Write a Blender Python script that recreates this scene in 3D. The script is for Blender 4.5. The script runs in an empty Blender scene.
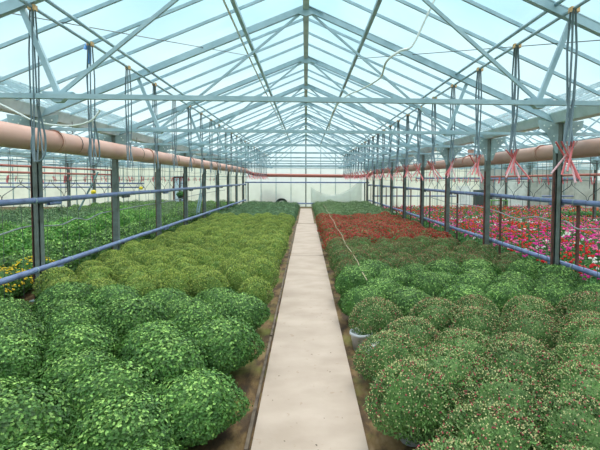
import bpy, math, random
from mathutils import Vector, Matrix
random.seed(7)
sc = bpy.context.scene
C = sc.collection
PI = math.pi
H0 = 2.2          # camera height above the floor
U = random.uniform
G = random.gauss
def srgb(r, g, b):
    f = lambda c: (c/255/12.92) if c/255 <= .04045 else ((c/255+.055)/1.055)**2.4
    return (f(r), f(g), f(b), 1)

# ------------------------------------------------------------------ camera
YAW, PIT, ROL, CX, CY, F = .0528, .0449, .0032, 327.31, 197.83, 406.47
fwd = Vector((math.sin(YAW)*math.cos(PIT), math.cos(YAW)*math.cos(PIT), -math.sin(PIT)))
r0 = Vector((math.cos(YAW), -math.sin(YAW), 0)); u0 = r0.cross(fwd)
rt = r0*math.cos(ROL)+u0*math.sin(ROL); up = -r0*math.sin(ROL)+u0*math.cos(ROL)
cd = bpy.data.cameras.new('camera'); cam = bpy.data.objects.new('camera', cd); C.objects.link(cam)
cd.sensor_width = 36; cd.lens = F/600*36; cd.shift_x = (300-CX)/600; cd.shift_y = (CY-225)/600
cd.clip_start = .05; cd.clip_end = 500
m = Matrix((rt, up, -fwd)).transposed().to_4x4(); m.translation = Vector((0, 0, H0)); cam.matrix_world = m
sc.camera = cam
CAMP = Vector((0, 0, H0))
def seen(p, mg=40):
    d = Vector(p)-CAMP; z = d.dot(fwd)
    if z < .3: return False
    x = CX+F*d.dot(rt)/z; y = CY-F*d.dot(up)/z
    return -mg < x < 600+mg and -mg < y < 450+mg
def ray(x, y): return fwd+rt*((x-CX)/F)-up*((y-CY)/F)
def onX(x, y, X): d = ray(x, y); return CAMP+d*(X/d.x)
def onY(x, y, Y): d = ray(x, y); return CAMP+d*(Y/d.y)

# ------------------------------------------------------------------ materials
def mat(name, col, rough=.6, metal=0, noise=None, spec=.5, transl=0, island=0, objr=0, bump=0):
    """procedural principled material; noise=(scale, colour2, lo, hi) mottles the colour; island / objr vary the value per leaf / per object"""
    m = bpy.data.materials.new(name); m.use_nodes = True
    nt = m.node_tree; N = nt.nodes; L = nt.links
    b = N['Principled BSDF']; out = N['Material Output']
    b.inputs['Roughness'].default_value = rough; b.inputs['Metallic'].default_value = metal
    b.inputs['Specular IOR Level'].default_value = spec
    rgb = N.new('ShaderNodeRGB'); rgb.outputs[0].default_value = col; src = rgb.outputs[0]
    if noise:
        tc = N.new('ShaderNodeTexCoord'); nz = N.new('ShaderNodeTexNoise'); nz.inputs['Scale'].default_value = noise[0]; nz.inputs['Detail'].default_value = 6
        L.new(tc.outputs['Object'], nz.inputs['Vector'])
        mr = N.new('ShaderNodeMapRange'); mr.inputs[1].default_value = noise[2]; mr.inputs[2].default_value = noise[3]
        L.new(nz.outputs['Fac'], mr.inputs[0])
        mx = N.new('ShaderNodeMix'); mx.data_type = 'RGBA'; L.new(mr.outputs[0], mx.inputs[0]); L.new(src, mx.inputs[6]); mx.inputs[7].default_value = noise[1]
        src = mx.outputs[2]
        if bump:
            bp = N.new('ShaderNodeBump'); bp.inputs['Strength'].default_value = bump; bp.inputs['Distance'].default_value = .02
            L.new(nz.outputs['Fac'], bp.inputs['Height']); L.new(bp.outputs[0], b.inputs['Normal'])
    if island or objr:
        hs = N.new('ShaderNodeHueSaturation'); L.new(src, hs.inputs['Color'])
        ad = N.new('ShaderNodeMath'); ad.operation = 'ADD'; ad.inputs[1].default_value = 1-(island+objr)/2
        m1 = N.new('ShaderNodeMath'); m1.operation = 'MULTIPLY_ADD'
        g = N.new('ShaderNodeNewGeometry'); oi = N.new('ShaderNodeObjectInfo')
        L.new(g.outputs['Random Per Island'], m1.inputs[0]); m1.inputs[1].default_value = island
        m2 = N.new('ShaderNodeMath'); m2.operation = 'MULTIPLY'; L.new(oi.outputs['Random'], m2.inputs[0]); m2.inputs[1].default_value = objr
        L.new(m2.outputs[0], m1.inputs[2]); L.new(m1.outputs[0], ad.inputs[0]); L.new(ad.outputs[0], hs.inputs['Value'])
        src = hs.outputs[0]
    L.new(src, b.inputs['Base Color'])
    if transl:
        t = N.new('ShaderNodeBsdfTranslucent'); L.new(src, t.inputs['Color'])
        ms = N.new('ShaderNodeMixShader'); ms.inputs[0].default_value = transl
        L.new(b.outputs[0], ms.inputs[1]); L.new(t.outputs[0], ms.inputs[2]); L.new(ms.outputs[0], out.inputs['Surface'])
    return m
steel = mat('galvanised_steel', srgb(170, 198, 208), .5, .05, (3, srgb(146, 176, 186), .4, .65))
steel2 = mat('dull_steel', srgb(158, 184, 188), .55, .1, (5, srgb(132, 154, 156), .4, .65))
postm = mat('post_steel', srgb(116, 128, 124), .6, .1, (6, srgb(98, 106, 100), .4, .65))
rust = mat('rusted_angle', srgb(116, 72, 62), .8, 0, (9, srgb(84, 58, 52), .4, .6))
bluep = mat('blue_pipe_paint', srgb(122, 138, 178), .45, .1, (4, srgb(100, 112, 150), .45, .7))
ductm = mat('duct_plastic', srgb(214, 170, 154), .4, 0, (2, srgb(200, 152, 136), .4, .7))
redpipe = mat('red_pipe', srgb(186, 108, 94), .55)
pinkm = mat('pink_tube', srgb(232, 128, 132), .5, 0, None, .5, .2)
pinkw = mat('pale_pink_tube', srgb(240, 200, 205), .5, 0, None, .5, .2)
blackt = mat('dark_tube', srgb(104, 124, 132), .55)
gutterm = mat('gutter_steel', srgb(200, 218, 222), .55, .05, (4, srgb(176, 196, 198), .4, .65))
wirem = mat('thin_wire', srgb(86, 92, 92), .6, .2)
whitec = mat('white_cable', srgb(225, 235, 230), .5)
greyhose = mat('grey_hose', srgb(160, 165, 165), .6)
clampm = mat('orange_clamp', srgb(226, 184, 130), .6)
bluetag = mat('blue_strap', srgb(110, 170, 235), .6)
yellowm = mat('yellow_plastic', srgb(245, 215, 40), .5)
potm = mat('white_pot', srgb(205, 208, 212), .5)
darkp = mat('dark_plastic', srgb(78, 86, 84), .6)
woodm = mat('weathered_board', srgb(112, 98, 82), .8, 0, (7, srgb(70, 58, 48), .4, .65))
whitep = mat('white_panel', srgb(248, 248, 242), .6, 0, (1.5, srgb(205, 206, 198), .4, .7))
greyw = mat('grey_panel', srgb(196, 196, 186), .8, 0, (2, srgb(170, 170, 160), .4, .7))
creamw = mat('cream_wall', srgb(240, 238, 224), .7, 0, (1.2, srgb(222, 220, 206), .4, .7), .3, .45)

def leafmat(name, a, b, tr=.3, island=.7, objr=.25, rough=.55):
    return mat(name, srgb(*a), rough, 0, (8, srgb(*b), .38, .62), .35, tr, island, objr)
L_dark = leafmat('dark_leaf', (84, 126, 54), (62, 102, 46), .1, .8)
L_fine = leafmat('fine_leaf', (102, 138, 74), (80, 112, 60), .1, 1.0)
L_light = leafmat('light_leaf', (132, 156, 76), (100, 130, 60), .1, .9)
L_blue = leafmat('bluish_leaf', (84, 122, 80), (68, 102, 70), .1, .8)
L_pale = leafmat('pale_leaf', (108, 136, 86), (84, 112, 72), .1, .8)
L_fresh = leafmat('fresh_leaf', (100, 156, 66), (78, 134, 60), .2, .9)
L_grey = leafmat('greyish_leaf', (102, 136, 92), (84, 118, 82), .2, .8)
L_ger = leafmat('geranium_leaf', (84, 140, 64), (60, 112, 50))
B_yel = mat('yellow_bud', srgb(222, 214, 156), .5, 0, None, .4, .15, .5, 0)
B_pink = mat('pink_bud', srgb(190, 84, 94), .5, 0, None, .4, .15, .6, 0)
B_brown = mat('brown_bud', srgb(160, 100, 82), .6, 0, None, .4, .1, .6, .1)
B_lime = mat('lime_bud', srgb(188, 196, 100), .5, 0, None, .4, .2, .5, .1)
F_red = mat('red_flower', srgb(166, 40, 30), .6, 0, None, .3, .2, .7, .25)
F_yel = mat('yellow_flower', srgb(245, 205, 40), .6, 0, None, .3, .2, .4, 0)
F_cols = {n: mat(n+'_petal', srgb(*c), min(1, .6), 0, None, .3, .3, .2, .1) for n, c in
          dict(magenta=(240, 62, 168), pink=(250, 126, 176), red=(232, 44, 52), white=(248, 240, 238), orange=(244, 100, 60)).items()}

# glass roofing: clear sheet, a little dust and reflection
def glassmat(name, clear, dust, col=(.9, .98, .98, 1)):
    m = bpy.data.materials.new(name); m.use_nodes = True; nt = m.node_tree; N = nt.nodes; L = nt.links
    N.remove(N['Principled BSDF']); out = N['Material Output']
    t = N.new('ShaderNodeBsdfTransparent'); t.inputs[0].default_value = (.95, .99, 1, 1)
    tl = N.new('ShaderNodeBsdfTranslucent'); tl.inputs[0].default_value = col
    df = N.new('ShaderNodeBsdfDiffuse'); df.inputs[0].default_value = col
    gl = N.new('ShaderNodeBsdfGlossy'); gl.inputs['Roughness'].default_value = .05
    tc = N.new('ShaderNodeTexCoord'); nz = N.new('ShaderNodeTexNoise'); nz.inputs['Scale'].default_value = .7; nz.inputs['Detail'].default_value = 5
    L.new(tc.outputs['Object'], nz.inputs['Vector'])
    mr = N.new('ShaderNodeMapRange'); mr.inputs[1].default_value = .3; mr.inputs[2].default_value = .7
    mr.inputs[3].default_value = max(0, 1-clear-.08); mr.inputs[4].default_value = min(1, 1-clear+.08); L.new(nz.outputs['Fac'], mr.inputs[0])
    m1 = N.new('ShaderNodeMixShader'); m1.inputs[0].default_value = dust; L.new(tl.outputs[0], m1.inputs[1]); L.new(df.outputs[0], m1.inputs[2])
    m2 = N.new('ShaderNodeMixShader'); L.new(mr.outputs[0], m2.inputs[0]); L.new(t.outputs[0], m2.inputs[1]); L.new(m1.outputs[0], m2.inputs[2])
    m3 = N.new('ShaderNodeMixShader'); m3.inputs[0].default_value = .04; L.new(m2.outputs[0], m3.inputs[1]); L.new(gl.outputs[0], m3.inputs[2])
    L.new(m3.outputs[0], out.inputs['Surface']); return m
roofglass = glassmat('roof_glass', .90, .1)
filmm = glassmat('milky_film', .22, .4, (.84, .84, .81, 1))
drapem = glassmat('dusty_sheet', .45, .5, (.82, .84, .76, 1))

# ------------------------------------------------------------------ mesh helpers
class MB:
    def __init__(s): s.v = []; s.f = []; s.mi = []
    def add(s, vs, fs, mi=0):
        o = len(s.v); s.v += [tuple(v) for v in vs]; s.f += [tuple(i+o for i in f) for f in fs]; s.mi += [mi]*len(fs)
    def box(s, a, b, mi=0):
        (x0, y0, z0), (x1, y1, z1) = a, b
        s.add([(x0,y0,z0),(x1,y0,z0),(x1,y1,z0),(x0,y1,z0),(x0,y0,z1),(x1,y0,z1),(x1,y1,z1),(x0,y1,z1)],
              [(0,3,2,1),(4,5,6,7),(0,1,5,4),(1,2,6,5),(2,3,7,6),(3,0,4,7)], mi)
    def bar(s, p, q, w, h, mi=0, upv=(0, 0, 1)):
        p = Vector(p); q = Vector(q); d = (q-p).normalized(); u = Vector(upv)
        if abs(d.dot(u)) > .98: u = Vector((0, 1, 0))
        sd = d.cross(u).normalized(); u = sd.cross(d)
        vs = [e+sd*a*w/2+u*b*h/2 for e in (p, q) for a, b in ((-1,-1),(1,-1),(1,1),(-1,1))]
        s.add(vs, [(0,1,2,3),(7,6,5,4),(0,4,5,1),(1,5,6,2),(2,6,7,3),(3,7,4,0)], mi)
    def chan(s, p, q, w, h, t=.008, upv=(0, 0, 1), mi=0):
        """C-section: web plus two flanges"""
        p = Vector(p); q = Vector(q); d = (q-p).normalized(); u = Vector(upv)
        if abs(d.dot(u)) > .98: u = Vector((0, 1, 0))
        sd = d.cross(u).normalized(); u = sd.cross(d)
        s.bar(p-sd*(w/2-t/2), q-sd*(w/2-t/2), t, h, mi, upv)
        s.bar(p+u*(h/2-t/2), q+u*(h/2-t/2), w, t, mi, upv); s.bar(p-u*(h/2-t/2), q-u*(h/2-t/2), w, t, mi, upv)
    def tube(s, pts, r, n=8, mi=0, cap=True):
        pts = [Vector(p) for p in pts]; k = len(pts); rs = r if isinstance(r, (list, tuple)) else [r]*k
        vs = []; ref = None
        for i, p in enumerate(pts):
            d = (pts[min(i+1, k-1)]-pts[max(i-1, 0)]).normalized()
            if ref is None: ref = Vector((0, 0, 1)) if abs(d.z) < .9 else Vector((1, 0, 0))
            a = d.cross(ref).normalized(); b = a.cross(d); ref = b
            vs += [p+(a*math.cos(2*PI*j/n)+b*math.sin(2*PI*j/n))*rs[i] for j in range(n)]
        fs = [(i*n+j, i*n+(j+1) % n, (i+1)*n+(j+1) % n, (i+1)*n+j) for i in range(k-1) for j in range(n)]
        if cap: fs += [tuple(range(n)), tuple((k-1)*n+j for j in range(n-1, -1, -1))]
        s.add(vs, fs, mi)
    def lathe(s, prof, n=14, c=(0, 0, 0), mi=0):
        vs = [(c[0]+r*math.cos(2*PI*j/n), c[1]+r*math.sin(2*PI*j/n), c[2]+z) for r, z in prof for j in range(n)]
        k = len(prof); fs = [(i*n+j, i*n+(j+1) % n, (i+1)*n+(j+1) % n, (i+1)*n+j) for i in range(k-1) for j in range(n)]
        s.add(vs, fs, mi)
    def bud(s, c, r, mi=0, e=1.0):
        x, y, z = c
        s.add([(x+r,y,z),(x-r,y,z),(x,y+r,z),(x,y-r,z),(x,y,z+r*e),(x,y,z-r*e)], [(0,2,4),(2,1,4),(1,3,4),(3,0,4),(2,0,5),(1,2,5),(3,1,5),(0,3,5)], mi)
    def mesh(s, name, mats, smooth=False):
        me = bpy.data.meshes.new(name); me.from_pydata(s.v, [], s.f)
        for m in (mats if isinstance(mats, (list, tuple)) else [mats]): me.materials.append(m)
        me.polygons.foreach_set('material_index', s.mi)
        if smooth: me.polygons.foreach_set('use_smooth', [True]*len(s.f))
        me.update(); return me
def link(name, data, parent=None, loc=None, rz=0, scale=None):
    o = bpy.data.objects.new(name, data); C.objects.link(o)
    if parent: o.parent = parent
    if loc is not None: o.location = loc
    if rz: o.rotation_euler = (0, 0, rz)
    if scale is not None: o.scale = scale
    return o
def tag(o, label, cat, group=None, kind=None):
    if kind == 'structure': o['kind'] = 'structure'
    else:
        if label: o['label'] = label
        if cat: o['category'] = cat
        if kind: o['kind'] = kind
    if label and kind == 'structure': o['label'] = label; o['category'] = cat
    if group: o['group'] = group
    return o
def build(name, mb, mats, parent=None, smooth=False, **k): return link(name, mb.mesh(name, mats, smooth), parent, **k)
def empty(name, loc, rz=0): o = link(name, None, None, loc, rz); o.empty_display_size = .1; return o
ORD = ['zeroth','first','second','third','fourth','fifth','sixth','seventh','eighth','ninth','tenth','eleventh','twelfth','thirteenth','fourteenth','fifteenth','sixteenth','seventeenth','eighteenth','nineteenth','twentieth']
def ordn(n):
    if n <= 20: return ORD[n]
    t = {2: 'twenty', 3: 'thirty', 4: 'forty'}[n//10]
    return t+'-'+ORD[n % 10] if n % 10 else {30: 'thirtieth', 40: 'fortieth'}[n]

# ------------------------------------------------------------------ the setting
W, Y0, SP = 4.8, 7.54, 3.0
YB, YE = -4.0, 33.0
RZ = H0+3.126; EZ = H0+1.13; TZ = H0+.88
NS = list(range(-3, 9))
def ty(n): return Y0+SP*n
soil = bpy.data.materials.new('damp_soil'); soil.use_nodes = True
def _soil():
    nt = soil.node_tree; N = nt.nodes; L = nt.links; b = N['Principled BSDF']; b.inputs['Roughness'].default_value = .85
    tc = N.new('ShaderNodeTexCoord'); mp = N.new('ShaderNodeMapping'); mp.inputs['Scale'].default_value = (1.6, .7, 1); L.new(tc.outputs['Object'], mp.inputs[0])
    n1 = N.new('ShaderNodeTexNoise'); n1.inputs['Scale'].default_value = 3.2; n1.inputs['Detail'].default_value = 8; n1.inputs['Roughness'].default_value = .65; L.new(mp.outputs[0], n1.inputs['Vector'])
    cr = N.new('ShaderNodeValToRGB'); L.new(n1.outputs['Fac'], cr.inputs[0]); e = cr.color_ramp.elements
    e[0].position = .3; e[0].color = srgb(44, 34, 22); e[1].position = .72; e[1].color = srgb(142, 120, 90)
    for p, c in ((.45, (76, 56, 32)), (.55, (114, 90, 54))): k = e.new(p); k.color = srgb(*c)
    n2 = N.new('ShaderNodeTexNoise'); n2.inputs['Scale'].default_value = 2.1; n2.inputs['Detail'].default_value = 7; L.new(tc.outputs['Object'], n2.inputs['Vector'])
    mr = N.new('ShaderNodeMapRange'); mr.inputs[1].default_value = .52; mr.inputs[2].default_value = .66; mr.inputs[4].default_value = .75; L.new(n2.outputs['Fac'], mr.inputs[0])
    mx = N.new('ShaderNodeMix'); mx.data_type = 'RGBA'; L.new(mr.outputs[0], mx.inputs[0]); L.new(cr.outputs[0], mx.inputs[6]); mx.inputs[7].default_value = srgb(112, 116, 44)
    L.new(mx.outputs[2], b.inputs['Base Color'])
    bp = N.new('ShaderNodeBump'); bp.inputs['Strength'].default_value = .5; bp.inputs['Distance'].default_value = .02; L.new(n1.outputs['Fac'], bp.inputs['Height']); L.new(bp.outputs[0], b.inputs['Normal'])
_soil()
grass = mat('outside_grass', srgb(110, 130, 90), .9, 0, (.5, srgb(140, 140, 110), .4, .6))
b = MB(); b.box((-150, -60, -.3), (150, 200, -.06)); tag(build('ground', b, grass), 'open ground outside the greenhouse', 'ground', kind='structure')
b = MB(); b.box((-24, YB, -.06), (24, YE, 0)); tag(build('floor', b, soil), 'brown mossy soil floor between the beds', 'floor', kind='structure')
conc = bpy.data.materials.new('path_concrete'); conc.use_nodes = True
def _conc():
    nt = conc.node_tree; N = nt.nodes; L = nt.links; b = N['Principled BSDF']; b.inputs['Roughness'].default_value = .8
    tc = N.new('ShaderNodeTexCoord')
    mp = N.new('ShaderNodeMapping'); mp.inputs['Scale'].default_value = (1.1, 1.6, 1); L.new(tc.outputs['Object'], mp.inputs[0])
    n1 = N.new('ShaderNodeTexNoise'); n1.inputs['Scale'].default_value = 1.6; n1.inputs['Detail'].default_value = 8; L.new(mp.outputs[0], n1.inputs['Vector'])
    cr = N.new('ShaderNodeValToRGB'); L.new(n1.outputs['Fac'], cr.inputs[0]); e = cr.color_ramp.elements
    e[0].position = .3; e[0].color = srgb(164, 147, 132); e[1].position = .7; e[1].color = srgb(184, 167, 153)
    n2 = N.new('ShaderNodeTexNoise'); n2.inputs['Scale'].default_value = 14; n2.inputs['Detail'].default_value = 4; L.new(tc.outputs['Object'], n2.inputs['Vector'])
    mr = N.new('ShaderNodeMapRange'); mr.inputs[1].default_value = .66; mr.inputs[2].default_value = .72; mr.inputs[4].default_value = .45; L.new(n2.outputs['Fac'], mr.inputs[0])
    mx = N.new('ShaderNodeMix'); mx.data_type = 'RGBA'; L.new(mr.outputs[0], mx.inputs[0]); L.new(cr.outputs[0], mx.inputs[6]); mx.inputs[7].default_value = srgb(150, 126, 104)
    L.new(mx.outputs[2], b.inputs['Base Color'])
    bp = N.new('ShaderNodeBump'); bp.inputs['Strength'].default_value = .12; bp.inputs['Distance'].default_value = .01; L.new(n2.outputs['Fac'], bp.inputs['Height']); L.new(bp.outputs[0], b.inputs['Normal'])
_conc()
PL, PR = -.44, .505
for y0, y1, l, r_, what in ((YB, 11.5, PL, PR, 'long cream concrete path slab nearest the camera'), (11.53, 20.0, PL+.01, PR-.005, 'middle cream concrete path slab between the light green and red beds'), (20.12, 30.5, PL+.05, PR-.09, 'far grey concrete path slab reaching the end wall')):
    b = MB(); n = 1 if y1 < 12 else 1
    b.box((l, y0, 0), (r_, y1, .03))
    tag(build('path', b, conc), what, 'path', kind='structure')
b = MB()
yy = YB
while yy < 19.5:
    b.box((PL-.055, yy, 0), (PL-.025, yy+2.35, .035)); yy += 2.4
tag(build('edging_board', b, woodm), 'thin weathered board edging the left side of the concrete path', 'edging')
# small litter on the path
for i in range(34):
    y = 1.9+abs(G(0, 3.2)); x = U(PL+.06, PR-.06); b = MB(); s = U(.006, .015); a = U(0, PI)
    d = Vector((math.cos(a), math.sin(a), 0)); e = Vector((-d.y, d.x, 0)); c = Vector((x, y, .0315))
    b.add([c-d*s, c-e*s*.5+Vector((0,0,.003)), c+d*s, c+e*s*.5+Vector((0,0,.004)), c+Vector((0,0,.0005))], [(0,1,4),(1,2,4),(2,3,4),(3,0,4)])
    tag(build('fallen_leaf', b, L_dark if i == 5 else woodm), 'tiny dry leaf scrap lying on the concrete path', 'leaf', 'leaf scraps scattered on the path')

# roof glass: one sheet per slope of every bay
for k in range(-2, 3):
    for s in (-1, 1):
        cx = k*9.6; b = MB(); z0 = EZ+.12; z1 = RZ+.12
        b.add([(cx+s*4.72, YB, z0), (cx+s*4.72, YE, z0), (cx, YE, z1), (cx, YB, z1)], [(0, 1, 2, 3)])
        side = 'left' if s < 0 else 'right'
        tag(build('ceiling', b, roofglass), '', '', kind='structure')
# end wall of milky film, in panels, with gables of the same
for k in range(-2, 3):
    cx = k*9.6; b = MB()
    wm = filmm if abs(k) < 1 else creamw
    b.add([(cx-4.8, YE, 0), (cx+4.8, YE, 0), (cx+4.8, YE, EZ-.2), (cx-4.8, YE, EZ-.2)], [(0, 1, 2, 3)], 0)
    b.add([(cx-4.8, YE, EZ-.2), (cx+4.8, YE, EZ-.2), (cx+4.8, YE, EZ+.1), (cx, YE, RZ+.1), (cx-4.8, YE, EZ+.1)], [(0, 1, 2, 3, 4)], 1)
    o = build('wall_back', b, [greyw if k == 2 else wm, filmm if k else roofglass]); tag(o, '', '', kind='structure')
for s, nm in ((-1, 'wall_left'), (1, 'wall_right')):
    b = MB(); b.add([(s*24, YB, 0), (s*24, YE, 0), (s*24, YE, EZ+.1), (s*24, YB, EZ+.1)], [(0, 1, 2, 3)]); tag(build(nm, b, filmm), '', '', kind='structure')
# mullions and girts of the end wall
i = 0
for k in range(-20, 21):
    x = k*1.2
    if abs(x) > 24: continue
    xx = abs((x+4.8) % 9.6-4.8); top = RZ-(RZ-EZ)/4.8*xx
    b = MB(); w = .09 if k == 0 else .045; b.bar((x, YE-.05, 0), (x, YE-.05, top), w, .06)
    lab = 'dark central upright of the end wall, at the end of the path' if k == 0 else '%s thin upright %s of the path on the milky end wall' % (ordn(abs(k)), 'left' if k < 0 else 'right')
    tag(build('wall_upright', b, postm if k == 0 else steel2), lab, 'upright', 'uprights of the end wall')
for z, nm in ((2.42, 'middle'), (EZ-.1, 'eaves level')):
    b = MB(); b.bar((-23.9, YE-.1, z), (23.9, YE-.1, z), .04, .05 if z < 3 else .1); tag(build('wall_rail', b, steel2), 'thin horizontal rail across the end wall at %s height' % nm, 'rail')

# ------------------------------------------------------------------ roof frame
def rafter_z(x): return RZ-(RZ-EZ)/4.8*abs(x)
TP = {}
def truss_parts():
    for s in (-1, 1):
        b = MB(); b.chan((s*.02, 0, RZ-.02), (s*4.78, 0, EZ-.02), .06, .11, .012, (0, 0, 1)); b.bar((s*.3, 0, rafter_z(.3)-.02), (s*4.78, 0, EZ-.02), .05, .09)
        TP['rafter', s] = b.mesh('rafter', steel)
        b = MB(); b.bar((s*.12, .03, RZ-.12), (s*2.66, .03, TZ+.02), .03, .038); TP['in', s] = b.mesh('inner_brace', steel)
        b = MB(); b.bar((s*2.66, .03, TZ+.02), (s*3.02, .03, rafter_z(3.02)-.04), .04, .055); TP['out', s] = b.mesh('outer_brace', steel)
        b = MB(); b.add([(s*2.5, -.01, TZ+.05), (s*2.82, -.01, TZ+.05), (s*2.7, -.01, TZ-.06), (s*2.62, -.01, TZ-.06), (s*2.5, .06, TZ+.05), (s*2.82, .06, TZ+.05), (s*2.7, .06, TZ-.06), (s*2.62, .06, TZ-.06)],
                        [(0,1,2,3),(7,6,5,4),(0,4,5,1),(1,5,6,2),(2,6,7,3),(3,7,4,0)]); TP['node', s] = b.mesh('node_plate', steel)
    b = MB(); b.bar((-4.75, 0, TZ), (4.75, 0, TZ), .05, .052); TP['tie'] = b.mesh('tie_bar', steel)
    b = MB(); b.add([(-.15, -.035, RZ-.125), (0, -.035, RZ-.02), (.15, -.035, RZ-.125), (0, -.035, RZ-.17), (-.15, .02, RZ-.125), (0, .02, RZ-.02), (.15, .02, RZ-.125), (0, .02, RZ-.17)],
                    [(0,1,2,3),(7,6,5,4),(0,4,5,1),(1,5,6,2),(2,6,7,3),(3,7,4,0)]); TP['apex'] = b.mesh('apex_plate', steel)
truss_parts()
BAY = {0: 'over the centre aisle', -1: 'over the left bay of green plants', 1: 'over the right bay of pink flowers', -2: 'over the farthest left bay', 2: 'over the farthest right bay'}
def plc(n):   # place words of a frame
    return 'nearest the camera' if n == -2 else ('nearest the end wall' if n == 8 else '%s from the camera' % ordn(n+3))
for k in range(-2, 3):
    for n in NS:
        if n == -3: continue
        if k and not (seen((k*9.6, ty(n), EZ), 200) or seen((k*9.6-4*k/abs(k), ty(n), EZ), 200)): continue
        t = empty('roof_truss', (k*9.6, ty(n), 0)); tag(t, 'pale steel roof truss %s, %s' % (BAY[k], plc(n)), 'roof truss', 'roof trusses '+BAY[k])
        for s in (-1, 1):
            link('rafter', TP['rafter', s], t); link('brace', TP['in', s], t); link('brace', TP['out', s], t)
            if abs(k) < 2: link('node_plate', TP['node', s], t)
        link('tie_bar', TP['tie'], t); link('apex_plate', TP['apex'], t)
    b = MB(); b.bar((k*9.6, YB, RZ+.02), (k*9.6, YE, RZ+.02), .11, .14); tag(build('ridge_beam', b, gutterm), 'long pale ridge beam '+BAY[k], 'ridge beam')
# glazing bars
gb = MB()
for s in (-1, 1): gb.bar((s*.02, 0, RZ+.09), (s*4.7, 0, EZ+.09), .028, .045)
gbm = gb.mesh('glazing_bar', steel); 
for k in range(-2, 3):
    for n in NS:
        for j in (1, 2, 3):
            y = ty(n)+.75*j
            if n < -2 or y > YE-.3: continue
            if k and not seen((k*9.6-k/abs(k)*3, y, EZ+.5), 100): continue
            if abs(k) == 2 and j != 2: continue
            o = link('glazing_bar', gbm, None, (k*9.6, y, 0)); tag(o, 'thin glazing bar of the roof '+BAY[k]+'', 'glazing bar', 'glazing bars '+BAY[k])
# purlins
for k in (-1, 0, 1):
    for s in (-1, 1):
        side = 'left' if s < 0 else 'right'
        b = MB(); x = k*9.6+s*1.06; z = rafter_z(1.06)-.09; b.bar((x, YB, z), (x, YE-.1, z), .06, .06)
        tag(build('purlin', b, steel), 'pale steel purlin high on the %s slope %s' % (side, BAY[k]), 'purlin')
        z1 = H0+(1.97 if s > 0 else 1.93); z2 = z1-.11; t = empty('hanger_rail', (k*9.6+s*2.8, 0, 0))
        b = MB(); b.tube([(0, YB, z1), (0, YE-.1, z1)], .024, 8); build('upper_tube', b, steel, t, True)
        b = MB(); b.tube([(s*.1, YB, z2), (s*.1, YE-.1, z2)], .02, 8); build('lower_tube', b, steel, t, True)
        tag(t, 'double pipe rail under the %s slope %s' % (side, BAY[k]) if k else 'double pipe rail with orange clamps, %s side of the centre roof' % side, 'pipe rail')
        if k == 0:
            y = (3.16 if s > 0 else 3.4)
            cb = MB(); cb.box((-.035, -.03, z2-.035), (.06 if s > 0 else .035, .03, z2+.02)); cm = cb.mesh('clamp', clampm)
            while y < YE-1: link('clamp', cm, t, (s*.1, y, 0)); y += 1.2 if s > 0 else 1.16
# gutters
for X, lab in ((-4.8, 'long steel roof gutter above the left row of posts'), (4.8, 'long steel roof gutter above the right row of posts'), (-14.4, 'far left steel roof gutter beyond the green plants'), (14.4, 'far right steel roof gutter beyond the pink flowers')):
    b = MB(); z = EZ
    pr = [(-.2, z+.14), (-.19, z+.14), (-.1, z+.0), (.1, z+.0), (.19, z+.14), (.2, z+.14), (.2, z+.12), (.11, z-.05), (-.11, z-.05), (-.2, z+.12)]
    vs = [(X+x, y, zz) for y in (YB, YE-.12) for x, zz in pr]; n = len(pr)
    b.add(vs, [(i, (i+1) % n, n+(i+1) % n, n+i) for i in range(n)]+[tuple(range(n-1, -1, -1)), tuple(range(n, 2*n))])
    tag(build('gutter', b, gutterm), lab, 'gutter')

# ------------------------------------------------------------------ posts
def post_meshes():
    P = {}
    b = MB(); b.chan((0, 0, 0), (0, 0, EZ-.06), .12, .12, .02, (1, 0, 0)); b.box((-.05, -.05, 0), (.05, .045, EZ-.06))
    for z in (1.1, 1.62, 2.3, 2.7): b.tube([(.015, -.053, z), (.015, -.068, z)], .011, 6)
    P['column'] = b.mesh('column', postm)
    b = MB(); b.bar((-.076, -.02, 0), (-.076, -.02, EZ-.9), .034, .04); P['angle'] = b.mesh('rusted_angle', rust)
    for s in (-1, 1):
        b = MB(); y0, y1 = -.075, -.062
        pr = [(s*.05, EZ-.06), (s*.44, EZ+.0), (s*.42, EZ-.14), (s*.3, EZ-.22), (s*.17, EZ-.42), (s*.09, EZ-.62), (s*.05, EZ-.62)]
        n = len(pr); vs = [(x, y, z) for y in (y0, y1) for x, z in pr]
        b.add(vs, [(i, (i+1) % n, n+(i+1) % n, n+i) for i in range(n)]+[tuple(range(n-1, -1, -1)), tuple(range(n, 2*n))])
        for x, z in ((.33, -.1), (.24, -.16), (.14, -.3), (.1, -.46), (.2, -.1)): b.tube([(s*x, -.075, EZ+z), (s*x, -.085, EZ+z)], .014, 6, 1)
        P['gusset', s] = b.mesh('gusset_plate', [steel2, whitec])
    b = MB(); b.box((-.12, -.12, 0), (.12, .12, .02)); P['base'] = b.mesh('base_plate', steel2)
    return P
PM = post_meshes()
for X in (-4.8, 4.8, -14.4, 14.4):
    for n in NS:
        if n < 0 and not seen((X, ty(n), 2.5), 60): continue
        if abs(X) > 10 and not seen((X, ty(n), 2), 30): continue
        t = empty('steel_post', (X, ty(n), 0)); side = 'left' if X < 0 else 'right'
        row = 'along the %s edge of centre beds' % side if abs(X) < 5 else 'in the outer row beyond the %s bay' % side
        cnt = n+1 if abs(X) < 5 else n
        pl = 'nearest the camera' if n == 0 else ('closest to the end wall' if n == 8 else '%s from the camera' % ordn(n+1))
        tag(t, 'grey steel post %s, %s' % (row, pl), 'post', 'posts '+row)
        link('column', PM['column'], t); a = link('rusted_angle', PM['angle'], t); a['label'] = 'rust-brown angle iron on the side of the post'
        link('base_plate', PM['base'], t)
        for s in (-1, 1):
            link('gusset_plate', PM['gusset', s], t)

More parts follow.
